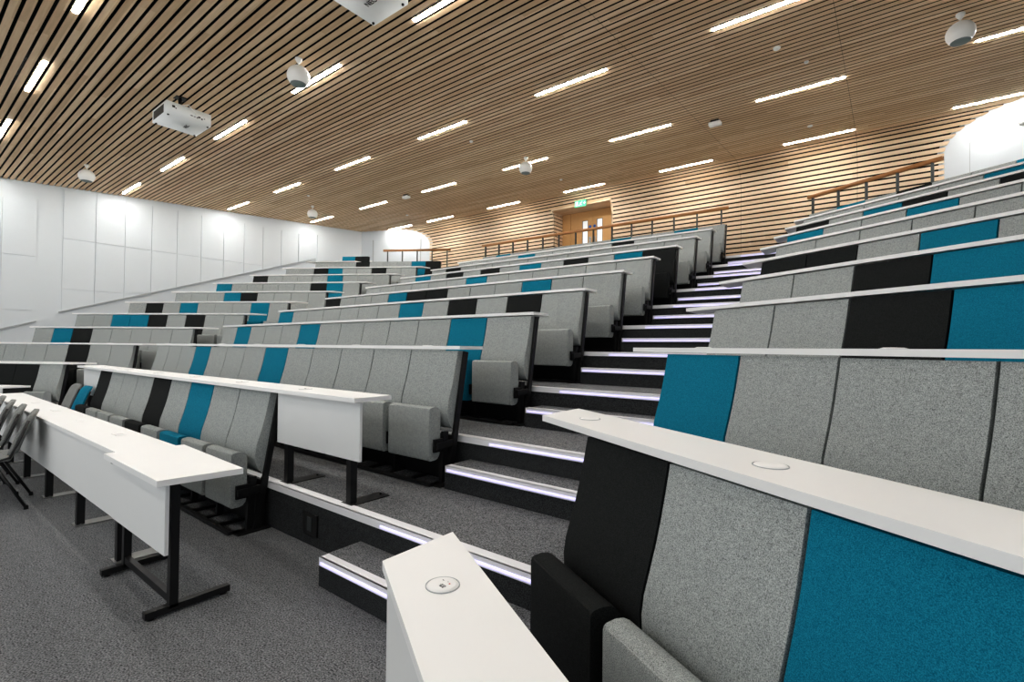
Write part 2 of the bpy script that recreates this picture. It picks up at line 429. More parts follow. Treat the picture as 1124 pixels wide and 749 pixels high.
for y, z, ny, nz in arc[5:] + wallp:
    a, b = xlim(y); a, b = a - 0.02, b + 0.02
    if z < DZ + 0.02: spans = [(a, DX0), (DX1, b)]
    else: spans = [(a, b)]
    for s0, s1 in spans:
        for x0, x1 in cut(s0, s1): slat(wm, y, z, ny, nz, x0, x1)
# slatted left cheek of the niche
for y, z, ny, nz in arc + wallp:
    if z < DZ: wm.box(DX0 - 0.03, DX0, y + 0.035, YB + 0.5, z - (SLAT - GAP) / 2, z + (SLAT - GAP) / 2)
wall_back = struct(wm.build('wall_back', [M['wwood'], M['void']]))
v = MB()
a0, b0 = XLW + 1.8, XRW - 1.8
zc = ceil_z(YC) - RC
cov = [(YC + (RC + 0.06) * sin(t * math.pi / 16), zc + (RC + 0.06) * cos(t * math.pi / 16)) for t in range(9)]
for (y0, z0), (y1, z1) in zip(cov, cov[1:]):
    xa_, xb_ = xlim(y0)
    for q0, q1 in (((xa_ - 0.1, xb_ + 0.1),) if z1 > DZ + 0.01 else ((xa_ - 0.1, DX0 - 0.001), (DX1 + 0.001, xb_ + 0.1))):
        v.quad([(q0, y0, z0), (q1, y0, z0), (q1, y1, z1), (q0, y1, z1)])
for x0, x1, z0, z1 in ((a0, DX0 - 0.001, 3.3, zc), (DX1 + 0.001, b0, 3.3, zc)):
    v.quad([(x0, YB + 0.045, z0), (x1, YB + 0.045, z0), (x1, YB + 0.045, z1), (x0, YB + 0.045, z1)])
v.quad([(DX0 - 0.032, YB + 0.03, 3.3), (DX0 - 0.032, YB + 0.55, 3.3), (DX0 - 0.032, YB + 0.55, DZ + 0.1), (DX0 - 0.032, YB + 0.03, DZ + 0.1)])
v.build('backing', M['void'], wall_back)
v = MB(); v.box(DX0 - 0.03, DX1 + 0.02, YB - 0.13, YB + 0.56, DZ, DZ + 0.085); v.box(DX1, DX1 + 0.03, YB + 0.0, YB + 0.56, 3.35, DZ)
v.build('niche_lining', M['wwood'], wall_back)
# double door
door = struct(thing('door_1', None, None, ((DX0 + DX1) / 2, YB + 0.5, 3.406)))
dw = (DX1 - DX0) / 2; DH = 2.08
fr = MB(); fr.box(-dw, -dw + 0.28, -0.02, 0.06, 0, DH); fr.box(dw - 0.12, dw, -0.02, 0.06, 0, DH); fr.box(-dw + 0.28, dw - 0.12, -0.02, 0.06, DH - 0.03, DH)
fr.build('door_frame', M['door'], door)
cx = (-dw + 0.28 + dw - 0.12) / 2
for sg in (-1, 1):
    a, b = (-dw + 0.285, cx - 0.003) if sg < 0 else (cx + 0.003, dw - 0.125)
    g0, g1 = (b - 0.33, b - 0.14) if sg < 0 else (a + 0.14, a + 0.33)
    lf = MB()
    lf.box(a, g0, 0, 0.045, 0.01, DH - 0.035); lf.box(g1, b, 0, 0.045, 0.01, DH - 0.035); lf.box(g0, g1, 0, 0.045, 0.01, 0.35); lf.box(g0, g1, 0, 0.045, 1.78, DH - 0.035)
    leaf = lf.build('door_leaf', M['door'], door)
    gl = MB(); gl.box(g0 + 0.012, g1 - 0.012, 0.015, 0.025, 0.36, 1.77); gl.build('vision_panel', M['glass'], leaf)
    bd = MB()
    for x0, x1, z0, z1 in ((g0, g0 + 0.012, 0.35, 1.78), (g1 - 0.012, g1, 0.35, 1.78), (g0, g1, 0.35, 0.362), (g0, g1, 1.768, 1.78)): bd.box(x0, x1, -0.004, 0.03, z0, z1)
    bd.build('glazing_bead', M['steel'], leaf)
    hx = b - 0.07 if sg < 0 else a + 0.07
    hd = MB(); hd.box(hx - 0.035, hx + 0.035, -0.006, 0, 0.98, 1.28); hd.box(hx - 0.012, hx + 0.012, -0.05, -0.02, 1.0, 1.26); hd.box(hx - 0.012, hx + 0.012, -0.03, 0, 1.0, 1.03); hd.box(hx - 0.012, hx + 0.012, -0.03, 0, 1.23, 1.26)
    hd.build('door_handle', M['chrome'], leaf)
    sn = MB(); sn.lathe([(0, -0.001), (0.045, -0.001), (0.045, 0.001), (0, 0.001)], 20); so = sn.build('door_sign', M['blue'], leaf); so.location = (hx, -0.004, 1.58); so.rotation_euler = (rad(90), 0, 0)

# ================================================================== CEILING FITTINGS
lamp_px = []
lampm = MB(); lampm.box(-0.02, LL + 0.02, -0.026, 0.026, 0.002, 0.05); ME_HOUS = lampm.mesh('lamp_housing', M['plastic'])
d = MB(); d.box(0, LL, -0.020, 0.020, -0.006, 0.0015); ME_DIFF = d.mesh('diffuser', M['lamp'])
for j, y in enumerate([-3.74, -1.26] + lamp_rows):  # lines ahead of lamp_rows are unseen lights, added to light the room front
    for i, x in enumerate(lamp_x):
        a, b = xlim(y)
        if x < a: x = a + 0.12
        if x + LL > b + 0.1 or (i + 1 < len(lamp_x) and x > lamp_x[i + 1] - 1): continue
        if (j < 2 and i not in (1, 2, 3, 4)) or (y < 8 and i > 5): continue
        ys_ = -3.0 + round((y + 3.0) / SLAT) * SLAT
        names = ['added unseen over the stage floor, ', 'added unseen over the open floor, ', 'front', 'second', 'third', 'fourth', 'rear']
        o = thing('ceiling_light', ('slim linear ceiling light, %s line of lights, %s from the far left wall' if j > 1 else 'slim linear ceiling light, %s%s from the far left wall') % (names[j], ORD[i]), 'light', (x, ys_, ceil_z(ys_) - 0.004), 0, 'linear ceiling lights')
        o.rotation_euler = (math.atan(CS), 0, 0)
        for nm, me in (('housing', ME_HOUS), ('diffuser', ME_DIFF)):
            q = bpy.data.objects.new(nm, me); C.objects.link(q); q.parent = o

# pendant loudspeakers
sp = MB(); sp.lathe([(0.0, -0.07), (0.012, -0.07), (0.02, -0.06), (0.045, -0.02), (0.045, 0.0), (0, 0)], 20)
ME_SC = sp.mesh('ceiling_rose', M['plastic'])
sp = MB(); prof = [(0.0, -0.10)]
for k in range(1, 15):
    a = k / 14 * math.pi * 0.78; prof.append((0.14 * sin(a), -0.235 + 0.135 * cos(a)))
prof.append((0.095, -0.338)); sp.lathe(prof, 28); ME_SB = sp.mesh('speaker_body', M['plastic'])
sp = MB(); sp.lathe([(0.097, -0.335), (0.09, -0.342), (0, -0.344)], 28); ME_SG = sp.mesh('speaker_grille', M['grille'])
sp = MB(); sp.tube([(0, 0, -0.06), (0, 0, -0.11)], 0.006); ME_SS = sp.mesh('hanger', M['plastic'])
for (x, y), lab in (((-6.04, 3.28), 'white globe loudspeaker hanging between the white projectors and their light strips'), ((-13.05, 2.60), 'white globe loudspeaker hanging by the far left wall'),
                    ((-6.1, 8.38), 'white globe loudspeaker hanging near the exit doors'), ((-13.04, 7.57), 'small far white globe loudspeaker at the back left corner'), ((0.70, 7.77), 'white globe loudspeaker hanging over the near right wing')):
    o = thing('pendant_loudspeaker', lab, 'speaker', (x, y, ceil_z(y) - 0.001), 0, 'pendant loudspeakers')
    for nm, me in (('ceiling_rose', ME_SC), ('hanger', ME_SS), ('speaker_body', ME_SB), ('speaker_grille', ME_SG)):
        q = bpy.data.objects.new(nm, me); C.objects.link(q); q.parent = o

# projectors
def text_mesh(body, size, name, mat, parent, loc, rot):
    cu = bpy.data.curves.new(name, 'FONT'); cu.body = body; cu.size = size; cu.extrude = 0.0008; cu.align_x = 'CENTER'; cu.align_y = 'CENTER'; cu.offset = size * 0.012
    cu.materials.append(mat); tmp = bpy.data.objects.new(name, cu); me = bpy.data.meshes.new_from_object(tmp); bpy.data.objects.remove(tmp); o = bpy.data.objects.new(name, me); C.objects.link(o); o.parent = parent; o.location = loc; o.rotation_euler = rot; return o
def projector(x0, x1, y0, y1, zb, zt, lab, logo):
    cx, cy = (x0 + x1) / 2, (y0 + y1) / 2
    o = thing('ceiling_projector', lab, 'projector', (cx, cy, zb), 0, 'ceiling projectors')
    W, D, Hh = (x1 - x0) / 2, (y1 - y0) / 2, zt - zb
    b = MB(); b.box(-W, W, -D, D, 0, Hh); b.bevel(0.014, 2); b.smooth().build('case', M['projector'], o)
    n = MB(); n.box(-W + 0.05, W - 0.10, -D - 0.003, -D + 0.002, 0.03, Hh - 0.03); n.build('vent_grille', M['steel'], o)
    c = MB()
    for yy_, zz, w_, h_ in ((-0.20, 0.12, 0.035, 0.03), (-0.17, 0.105, 0.015, 0.015), (0.03, 0.075, 0.03, 0.012), (0.07, 0.072, 0.02, 0.012), (0.105, 0.07, 0.015, 0.02), (0.13, 0.085, 0.03, 0.022), (0.165, 0.07, 0.02, 0.022), (0.2, 0.085, 0.012, 0.012)):
        c.box(W - 0.002, W + 0.003, yy_ - w_ / 2, yy_ + w_ / 2, zz - h_ / 2, zz + h_ / 2)
    c.build('connector_panel', M['ink'], o)
    for sx in (-1, 1):
        for sy in (-1, 1): 
            f = MB(); f.lathe([(0.014, 0.001), (0.012, -0.014), (0, -0.014)], 10, (sx * (W - 0.035), sy * (D - 0.035), 0)); f.build('foot', M['ink'], o)
    zc_ = ceil_z(cy) - zb
    p = MB(); p.box(-0.15, 0.12, -0.16, 0.16, Hh - 0.002, Hh + 0.018); p.tube([(0, -0.03, Hh + 0.01), (0, -0.03, zc_ + 0.01)], 0.024, 12); p.box(-0.07, 0.07, -0.10, 0.04, zc_ - 0.012, zc_ + 0.003)
    p.build('ceiling_mount', M['steel'], o)
    k = MB(); k.tube([(W - 0.02, 0.10, 0.09), (W + 0.03, 0.06, 0.13), (W + 0.015, -0.02, Hh + 0.03), (0.03, -0.03, Hh + 0.09)], 0.006); k.build('cable', M['plastic'], o)
    text_mesh('NEC', logo, 'logo', M['ink'], o, (0.0, 0.06, -0.002), (rad(180), 0, 0))
    return o
projector(-8.66, -8.10, 2.46, 3.04, 4.69, 4.87, 'white projector with connector panel facing the near right, over the far seats', 0.07)
projector(-4.21, -3.68, 2.50, 3.09, 4.72, 4.90, 'white projector cut by the top edge of the photo', 0.075)

# small ceiling devices
for x, y, r_, lab in ((-1.14, 7.14, 0.045, 'round white ceiling sensor, nearest to the near right wing'), (-0.88, 7.81, 0.028, 'tiny white ceiling disc behind the round sensor'), (-1.13, 10.56, 0.045, 'round white ceiling sensor ahead of the rear right lights'),
                      (-6.33, 6.91, 0.035, 'small white ceiling disc near the middle light strip'), (-6.40, 10.29, 0.04, 'small white ceiling disc ahead of the exit sign'), (-12.1, 6.9, 0.035, 'small white ceiling disc above the far left loudspeaker'), (-12.07, 10.22, 0.04, 'small white ceiling disc above the far left handrail')):
    mb = MB(); mb.lathe([(r_, 0.0), (r_, -0.012), (r_ * 0.8, -0.024), (0, -0.026)], 18)
    o = mb.build('ceiling_sensor', M['plastic']); o.location = (x, y, ceil_z(y)); tag(o, lab, 'sensor', 'ceiling sensors')
for x, y, lab, dk in ((-2.43, 9.08, 'white box detector on a dark ceiling bracket', False), (-10.23, 8.62, 'dark box detector on the ceiling, far left', True)):
    o = thing('ceiling_detector', lab, 'detector', (x, y, ceil_z(y)))
    mb = MB(); mb.box(-0.07, 0.07, -0.05, 0.05, -0.045, 0.0); mb.build('bracket', M['steel'], o)
    mb = MB(); mb.box(-0.10, 0.10, -0.06, 0.06, -0.095, -0.04); mb.bevel(0.02, 2); mb.smooth().build('detector_body', M['plastic'], o)

# exit sign
o = thing('exit_sign', 'green and white illuminated exit sign hanging above the double doors', 'sign', (-6.78, 11.93, 5.37))
mb = MB(); mb.box(-0.18, 0.18, -0.012, 0.012, 0, 0.18); mb.build('sign_panel', M['green'], o)
mb = MB(); y_ = -0.0135
def flatpoly(pts): mb.bm.faces.new([mb.bm.verts.new((a, y_, b)) for a, b in pts])
flatpoly([(-0.15, 0.03), (-0.07, 0.03), (-0.07, 0.15), (-0.15, 0.15)])                                   # door
flatpoly([(-0.03, 0.06), (0.02, 0.06), (0.05, 0.12), (0.0, 0.125)]); flatpoly([(0.02, 0.06), (-0.03, 0.06), (-0.055, 0.03), (-0.035, 0.025)])   # running figure
flatpoly([(0.0, 0.06), (0.02, 0.06), (0.06, 0.05), (0.055, 0.032), (0.02, 0.045)]); flatpoly([(0.045, 0.13), (0.065, 0.13), (0.065, 0.152), (0.045, 0.152)])
flatpoly([(0.09, 0.08), (0.125, 0.08), (0.125, 0.05), (0.165, 0.09), (0.125, 0.13), (0.125, 0.1), (0.09, 0.1)])                              # arrow
mb.build('sign_symbol', M['glow'], o)
mb = MB()
for sx in (-0.12, 0.12): mb.tube([(sx, 0, 0.18), (sx, 0, 0.40)], 0.004, 6)
mb.build('hanger', M['steel'], o)

# camera-like wall device on the right wing wall
o = thing('wall_camera', 'small white camera on the white wall of the near right corner', 'camera', (1.83, 11.60, 5.30), -rad(30))
mb = MB(); mb.box(-0.05, 0.05, -0.05, 0.02, -0.03, 0.03); mb.build('bracket', M['plastic'], o)
mb = MB(); mb.lathe([(0, 0.0), (0.04, -0.01), (0.05, -0.04), (0.035, -0.08), (0, -0.09)], 14, (0, -0.06, -0.01)); mb.build('camera_dome', M['plastic'], o)

# ================================================================== HANDRAILS AT THE BACK
def handrail(loc, rz, xs, x0, x1, lab, h=1.05):
    o = thing('handrail', lab, 'handrail', loc, rz)
    r_ = MB(); r_.box(x0, x1, -0.032, 0.032, h, h + 0.06); r_.bevel(0.012, 2); r_.smooth().build('top_rail', M['rail'], o)
    for x in xs:
        p = MB(); p.box(x - 0.011, x + 0.011, -0.028, 0.028, 0, h + 0.003); p.box(x - 0.04, x + 0.04, -0.045, 0.045, 0, 0.008); p.build('post', M['post'], o)
z10 = NL * R
handrail((XA, P(10) + 0.15, z10), 0, [-0.12 - 0.5195 * i for i in range(14)], -7.0, 0.02, 'long oak handrail on dark steel posts behind the centre seats')
handrail((XLT, yl(10) + 0.17, z10), rad(30), [-0.1 - 0.49 * i for i in range(5)], -2.2, 0.0, 'short oak handrail before the bright white wall, far left')
handrail((XRT, yt(10) + 0.19, z10), -rad(30), [0.18 + 0.505 * i for i in range(5)], 0.08, 2.34, 'oak handrail behind the near right wing')

# ================================================================== SEATS
def seat_meshes(w):
    """backrest, folded seat, hinge meshes (centre of the seat at x=0, riser line behind at y=0)"""
    hw = w / 2 - 0.0055
    fr = [(-0.100, 0.415), (-0.134, 0.455), (-0.152, 0.51), (-0.155, 0.57), (-0.146, 0.63), (-0.125, 0.70), (-0.101, 0.78), (-0.081, 0.86), (-0.062, 0.95), (-0.046, 1.032)]
    bk = [(0.018, 1.032), (0.0, 0.92), (-0.019, 0.80), (-0.043, 0.65), (-0.062, 0.52), (-0.076, 0.415)]
    out = {}
    b = MB(); b.extrude_x(fr + bk, -hw, hw); b.bevel(0.012, 2, 40); b.smooth(); out['backrest'] = b
    s = MB(); sw = hw - 0.03
    prof = [(y_ + 0.03, z_) for y_, z_ in [(-0.345, 0.20), (-0.345, 0.572), (-0.341, 0.584), (-0.332, 0.590), (-0.300, 0.596), (-0.272, 0.593), (-0.250, 0.582), (-0.235, 0.562), (-0.229, 0.535), (-0.228, 0.25), (-0.236, 0.215), (-0.256, 0.192), (-0.285, 0.184), (-0.33, 0.184), (-0.341, 0.189)]]
    s.extrude_x(prof, -sw, sw); s.bevel(0.012, 2, 60); s.smooth(); out['seat'] = s
    return out
ME = {}
for key, w in (('n', 0.512),):
    for col in ('grey', 'teal', 'black'):
        sm = seat_meshes(w)
        for part, mb in sm.items():
            me = mb.mesh(part, M[col])
            try: me.set_sharp_from_angle(angle=rad(50))
            except Exception: pass
            ME[part, col] = me
pp = MB()   # welt along the front edge of the folded seat
sw = 0.512 / 2 - 0.034 - 0.012
pp.tube([(-sw - 0.001, -0.312, 0.20), (-sw - 0.001, -0.312, 0.57), (-sw + 0.008, -0.310, 0.583), (sw - 0.008, -0.310, 0.583), (sw + 0.001, -0.312, 0.57), (sw + 0.001, -0.312, 0.20)], 0.0035, 6)
pb = pp.bm.copy(); pc = pp.bm.copy()
ME['piping', 'grey'] = pp.mesh('piping', M['grey']); q = MB(); q.bm = pb; ME['piping', 'teal'] = q.mesh('piping', M['teal']); q = MB(); q.bm = pc; ME['piping', 'black'] = q.mesh('piping', M['black'])
hg = MB()
hg.box(-0.008, 0.008, -0.285, -0.14, 0.25, 0.35); hg.box(-0.008, 0.008, -0.20, -0.12, 0.27, 0.33); hg.bevel(0.004, 1)
ME['hinge'] = hg.mesh('seat_hinge', M['steel'])
bk_ = MB(); bk_.extrude_x([(0.02, 1.03), (0.027, 1.02), (-0.052, 0.52), (-0.066, 0.42), (-0.075, 0.42), (0.001, 0.92)], -0.24, 0.24); ME['shell'] = bk_.mesh('back_shell', M['steel'])

p = MB(); p.bar((0.236, -0.165, 0.40), (0.236, -0.185, 0.0), 0.03, 0.05); p.box(0.20, 0.25, -0.30, -0.06, 0.0, 0.010); ME['leg'] = p.mesh('leg', M['steel'])
p = MB(); p.box(-0.255, 0.255, -0.185, -0.135, 0.27, 0.33); ME['support_beam'] = p.mesh('support_beam', M['steel'])
p = MB(); p.box(-0.255, 0.255, -0.34, -0.31, 0.006, 0.03); p.box(-0.255, 0.255, -0.10, -0.07, 0.006, 0.03); p.box(-0.015, 0.015, -0.31, -0.10, 0.006, 0.026); ME['floor_rail'] = p.mesh('floor_rail', M['steel'])
p = MB(); p.box(-0.255, 0.255, -0.10, -0.075, 0.03, 0.36); ME['kick_panel'] = p.mesh('kick_panel', M['steel'])
for sx in (-1, 1):
    p = MB(); x = sx * 0.267
    p.bar((x, 0.027, H + R - 0.045), (x, -0.085, 0.38), 0.022, 0.042); p.bar((x, -0.085, 0.385), (x, -0.15, 0.0), 0.026, 0.048)
    p.box(x - 0.05, x + 0.05, -0.30, -0.06, 0.0, 0.010); p.bar((x, -0.285, 0.30), (x, -0.10, 0.31), 0.02, 0.05, up=(0, 0, 1))
    ME['end_post', sx] = p.mesh('end_post', M['steel'])

def child(nm, me, par, loc=None):
    q = bpy.data.objects.new(nm, me); C.objects.link(q); q.parent = par
    if loc: q.location = loc
    return q
PROTO = {}
def new_seat(col):
    if col not in PROTO:
        r_ = thing('tip_up_seat', None, None)
        child('backrest', ME['backrest', col], r_); st = child('seat', ME['seat', col], r_); child('piping', ME['piping', col], st)
        child('back_shell', ME['shell'], r_)
        for sx in (-1, 1): child('seat_hinge', ME['hinge'], r_, (sx * 0.238, 0, 0))
        for nm in ('leg', 'support_beam', 'floor_rail', 'kick_panel'): child(nm, ME[nm], r_)
        PROTO[col] = r_
        return r_
    return copy_tree(PROTO[col])
AISLE = {'centre': 'near right aisle', 'right': 'stepped aisle', 'left': 'far left aisle'}
rows = {}
for b in ('centre', 'right', 'left'):
    for k, cols in COL[b].items():
        fm = frame(b, k); used = []
        cnt = 0
        for i, ch in enumerate(cols):
            if ch == '-': continue
            cnt += 1
            s0, wd = slot(b, k, i); x = SGN[b] * (s0 + wd / 2)
            pts = [fm @ Vector((x + dx, dy, z)) for dx in (-0.25, 0.25) for dy, z in ((-0.3, 0.2), (-0.3, 0.6), (-0.04, 1.03))]
            if not in_view(pts): continue
            o = new_seat(CN[ch]); o.matrix_world = Matrix.Identity(4)
            o.location = fm @ Vector((x, 0, 0)); o.rotation_euler = (0, 0, ROT[b]); o.scale = (wd / 0.512 * 0.998, 1, 1)
            pos = 'at the %s' % AISLE[b] if i == 0 or cols[i - 1] == '-' and b == 'centre' else '%s from the %s' % (ORD[i if cols[0] != '-' or b != 'centre' else cnt - 1], AISLE[b])
            tag(o, '%s tip-up seat %s, %s, %s' % (CN[ch], pos, ROWN[k], BLK[b]), 'seat', 'tip-up seats, %s, %s' % (ROWN[k], BLK[b]))
            used.append((s0, s0 + wd))
            if i == 0 or cols[i - 1] == '-': child('end_post', ME['end_post', -SGN[b]], o)
            if i == len(cols) - 1: child('end_post', ME['end_post', SGN[b]], o)
        rows[b, k] = used

# ================================================================== DESKTOPS
dd = MB(); dd.lathe([(0, 0.0065), (0.034, 0.006), (0.043, 0.0035), (0.046, 0.0)], 28); ME_LID = dd.mesh('port_lid', M['white'])
dd = MB(); dd.lathe([(0.0485, 0.0002), (0.0485, 0.0025), (0.046, 0.0025), (0.046, 0.0002)], 28); ME_RING = dd.mesh('power_port', M['joint'])
dd = MB()
for a, b2, w_, h_, mi in ((0.012, -0.004, 0.02, 0.0016, 0), (0.012, -0.008, 0.022, 0.0016, 0), (0.009, -0.0135, 0.008, 0.005, 0), (0.019, -0.0135, 0.006, 0.005, 0), (-0.014, 0.012, 0.006, 0.0016, 0), (0.004, 0.016, 0.003, 0.0016, 0), (0.016, 0.012, 0.0045, 0.0045, 1)):
    dd.box(a - w_ / 2, a + w_ / 2, b2 - h_ / 2, b2 + h_ / 2, 0.0062, 0.0069, mi)
ME_MARK = dd.mesh('port_marking', [M['ink'], M['red']])
def port(par, x, y, z=0.0, mark=True, rz=0.0):
    a = child('power_port', ME_RING, par, (x, y, z)); a.rotation_euler = (0, 0, rz)
    child('port_lid', ME_LID, a)
    if mark: child('port_marking', ME_MARK, a)
DFRONT, TH = -0.06, 0.028
def desk(b, k, s0, s1, depth, lab, ports=(), mark=False, front=DFRONT):
    """desktop k over seat row k-1; origin at its top"""
    fm = frame(b, k - 1); org = fm.translation.copy(); org.z = k * R + H
    o = thing('desktop', lab, 'desk', org, ROT[b], 'long white desktops')
    sg = SGN[b]; sk = {'centre': 0, 'right': -T30, 'left': T30}[b]
    xa_, xb_ = sorted((sg * s0, sg * s1))
    y0, y1 = front, front + depth
    # ends cut along the aisle
    pts = [(xa_, y0), (xb_, y0), (xb_ + sk * depth, y1), (xa_ + sk * depth, y1)]
    t = MB(); t.prism(pts, -TH, 0); t.bevel(0.0025, 1); t.build('worktop', M['white'], o)
    for s_ in ports: port(o, sg * s_ + sk * depth * 0.45, (y0 + y1) / 2, 0.0, mark)
    return o
CEN = 6.86
for k in range(2, 10):
    desk('centre', k, -0.03, CEN + 0.0, 0.28, 'long white desktop above the %s, centre block' % ROWN[k - 1], [0.5 + 1.05 * i for i in range(7)] if k < 5 else ())
for k in range(1, 10):
    n = max([u[1] for u in rows['right', k - 1]] or [2])
    desk('right', k, 0.0, n + 0.15, 0.31, 'long white desktop above the %s, near right wing' % ROWN[k - 1], ([0.27, 1.24, 2.2] if k == 1 else [0.55 + 1.02 * i for i in range(4)]) if k < 6 else ())
for k in range(1, 10):
    n = max([u[1] for u in rows['left', k - 1]] or [2])
    desk('left', k, 0.0 if k > 1 else 0.0, n + 0.12, 0.28, 'long white desktop above the %s, far left wing' % ROWN[k - 1], [0.9 + 0.92 * i for i in range(5)] if k < 5 else ())
# short desk above the last seats of the far left wing
desk('left', 10, 2.99, 4.66, 0.28, 'short white desktop above the back row, far left wing')

def leg_plate(o, x, y, zt, z0, plate='plate', w=0.05):
    p = MB(); p.box(x - w / 2, x + w / 2, y - w / 2, y + w / 2, z0 + 0.006, zt); p.build('leg', M['steel'], o)
    p = MB(); p.box(x - 0.06, x + 0.06, y - 0.04, y + 0.27, z0, z0 + 0.007)
    for bx, by in ((-0.04, 0.0), (0.04, 0.0), (0.0, 0.24)): p.lathe([(0.008, 0.014), (0.008, 0.006)], 8, (x + bx, y + by, z0)); 
    p.build('base_plate', M[plate], o)
# centre desk over the front row, with its two modesty-panel extensions
o = thing('desktop', 'long white desktop above the front row, centre block, with white panel at its aisle end', 'desk', (0, P(1), R + H), 0, 'long white desktops')
t = MB(); t.prism([(-9.56, -0.04), (-2.66, -0.04), (-2.66, 0.25), (-9.56, 0.25)], -TH, 0); t.bevel(0.0025, 1); t.build('worktop', M['white'], o)
for a, b2 in ((-3.755, -2.70), (-9.52, -8.535)):
    p = MB(); p.box(a, b2, 0.030, 0.048, -0.42, -TH); p.build('modesty_panel', M['edge'], o)
    for x in (a + 0.08, b2 - 0.16): leg_plate(o, x, 0.085, -TH, -H, 'steel')
for i in range(6): port(o, -3.5 - 1.05 * i, 0.11)

# front bench desk
o = thing('bench_desk', 'long white bench desk with white front panel on the carpet before the front row', 'desk', (0, 0.92, H))
t = MB(); t.prism([(-9.2, 0), (-3.775, 0), (-3.735, 0.31), (-9.2, 0.31)], -TH, 0); t.bevel(0.0025, 1); t.build('worktop', M['white'], o)
p = MB(); p.box(-9.15, -3.80, 0.018, 0.036, -0.43, -TH); p.build('modesty_panel', M['edge'], o)
for x in (-3.93, -4.95, -6.05, -7.1, -8.1, -8.87): leg_plate(o, x, 0.075, -TH, -H)
for x in (-4.45, -5.5, -6.5, -7.5):
    for dx in (-0.08, 0.0): 
        q = MB(); q.box(x + dx - 0.028, x + dx + 0.028, 0.19 - 0.028, 0.19 + 0.028, 0, 0.003); q.bevel(0.001, 1); q.build('cable_outlet', M['white'], o)
# free-standing end table
o = thing('end_table', 'white end table on black T-feet at the aisle end of the bench desk', 'table', (-3.765, 0.86, 0), 0)
t = MB(); t.prism([(0, 0), (0.95, -0.01), (1.0, 0.37), (0.05, 0.41)], H - TH, H + 0.003); t.bevel(0.0025, 1); t.build('worktop', M['white'], o)
p = MB(); p.box(0.02, 0.89, 0.045, 0.063, 0.335, H - TH); p.build('modesty_panel', M['edge'], o)
for x in (0.035, 0.80):
    p = MB(); p.box(x - 0.02, x + 0.02, 0.095, 0.135, 0.03, H - TH); p.build('leg', M['steel'], o)
    p = MB(); p.box(x - 0.02, x + 0.02, -0.01, 0.39, 0.012, 0.045)
    for yy_ in (0.02, 0.36): p.lathe([(0.014, 0.013), (0.018, 0.0), (0, 0.0)], 10, (x, yy_, 0))
    p.build('foot', M['steel'], o)
    p = MB(); p.box(x - 0.015, x + 0.015, 0.03, 0.36, H - TH - 0.03, H - TH - 0.001); p.build('top_bracket', M['steel'], o)
p = MB(); p.box(0.035, 0.80, 0.10, 0.13, 0.05, 0.09); p.build('stretcher', M['steel'], o)

# wing front desks
def wing_front(b, x_tip, y_tip, length, depth, lab, ports):
    o = thing('bench_desk', lab, 'desk', (x_tip, y_tip, H), ROT[b])
    sg = SGN[b]; sk = {'right': -T30, 'left': T30}[b]
    a, c = sorted((0.0, sg * length))
    t = MB(); t.prism([(a, 0), (c, 0), (c + sk * depth, depth), (a + sk * depth, depth)], -TH, 0); t.bevel(0.0025, 1); t.build('worktop', M['white'], o)
    e0, e1 = (a + 0.012, c - 0.02) if sg > 0 else (a + 0.02, c - 0.03)
    p = MB(); p.box(e0, e1, 0.014, 0.032, -0.62, -TH); p.build('modesty_panel', M['edge'], o)
    for i in range(3):
        leg_plate(o, sg * (0.25 + i * 1.0), 0.06, -TH, -H)
    for s_ in ports: port(o, sg * s_ + sk * depth * 0.5, depth * 0.5, 0, True, rad(20))
wing_front('right', -1.249, 0.978, 2.6, 0.27, 'white bench desk with a round power port in the near foreground', [0.30, 1.35])
wing_front('left', -10.66, 1.20, 3.2, 0.27, 'white bench desk before the front row of the far left wing', [])

# ================================================================== LOOSE CHAIRS
def shell(mb, fn, nu, nv, th):
    """two-sided curved pad from fn(u,v) -> (point, normal)"""
    A = [[None] * (nv + 1) for _ in range(nu + 1)]; B = [[None] * (nv + 1) for _ in range(nu + 1)]
    for i in range(nu + 1):
        for j in range(nv + 1):
            p, n = fn(i / nu, j / nv); A[i][j] = mb.bm.verts.new(p); B[i][j] = mb.bm.verts.new(Vector(p) + Vector(n) * th)
    for i in range(nu):
        for j in range(nv):
            mb.bm.faces.new((A[i][j], A[i + 1][j], A[i + 1][j + 1], A[i][j + 1])); mb.bm.faces.new((B[i][j], B[i][j + 1], B[i + 1][j + 1], B[i + 1][j]))
    for i in range(nu):
        for j, fl_ in ((0, False), (nv, True)):
            q = (A[i][j], B[i][j], B[i + 1][j], A[i + 1][j]); mb.bm.faces.new(q if not fl_ else q[::-1])
    for j in range(nv):
        for i, fl_ in ((0, True), (nu, False)):
            q = (A[i][j], B[i][j], B[i][j + 1], A[i][j + 1]); mb.bm.faces.new(q if not fl_ else q[::-1])
    return mb
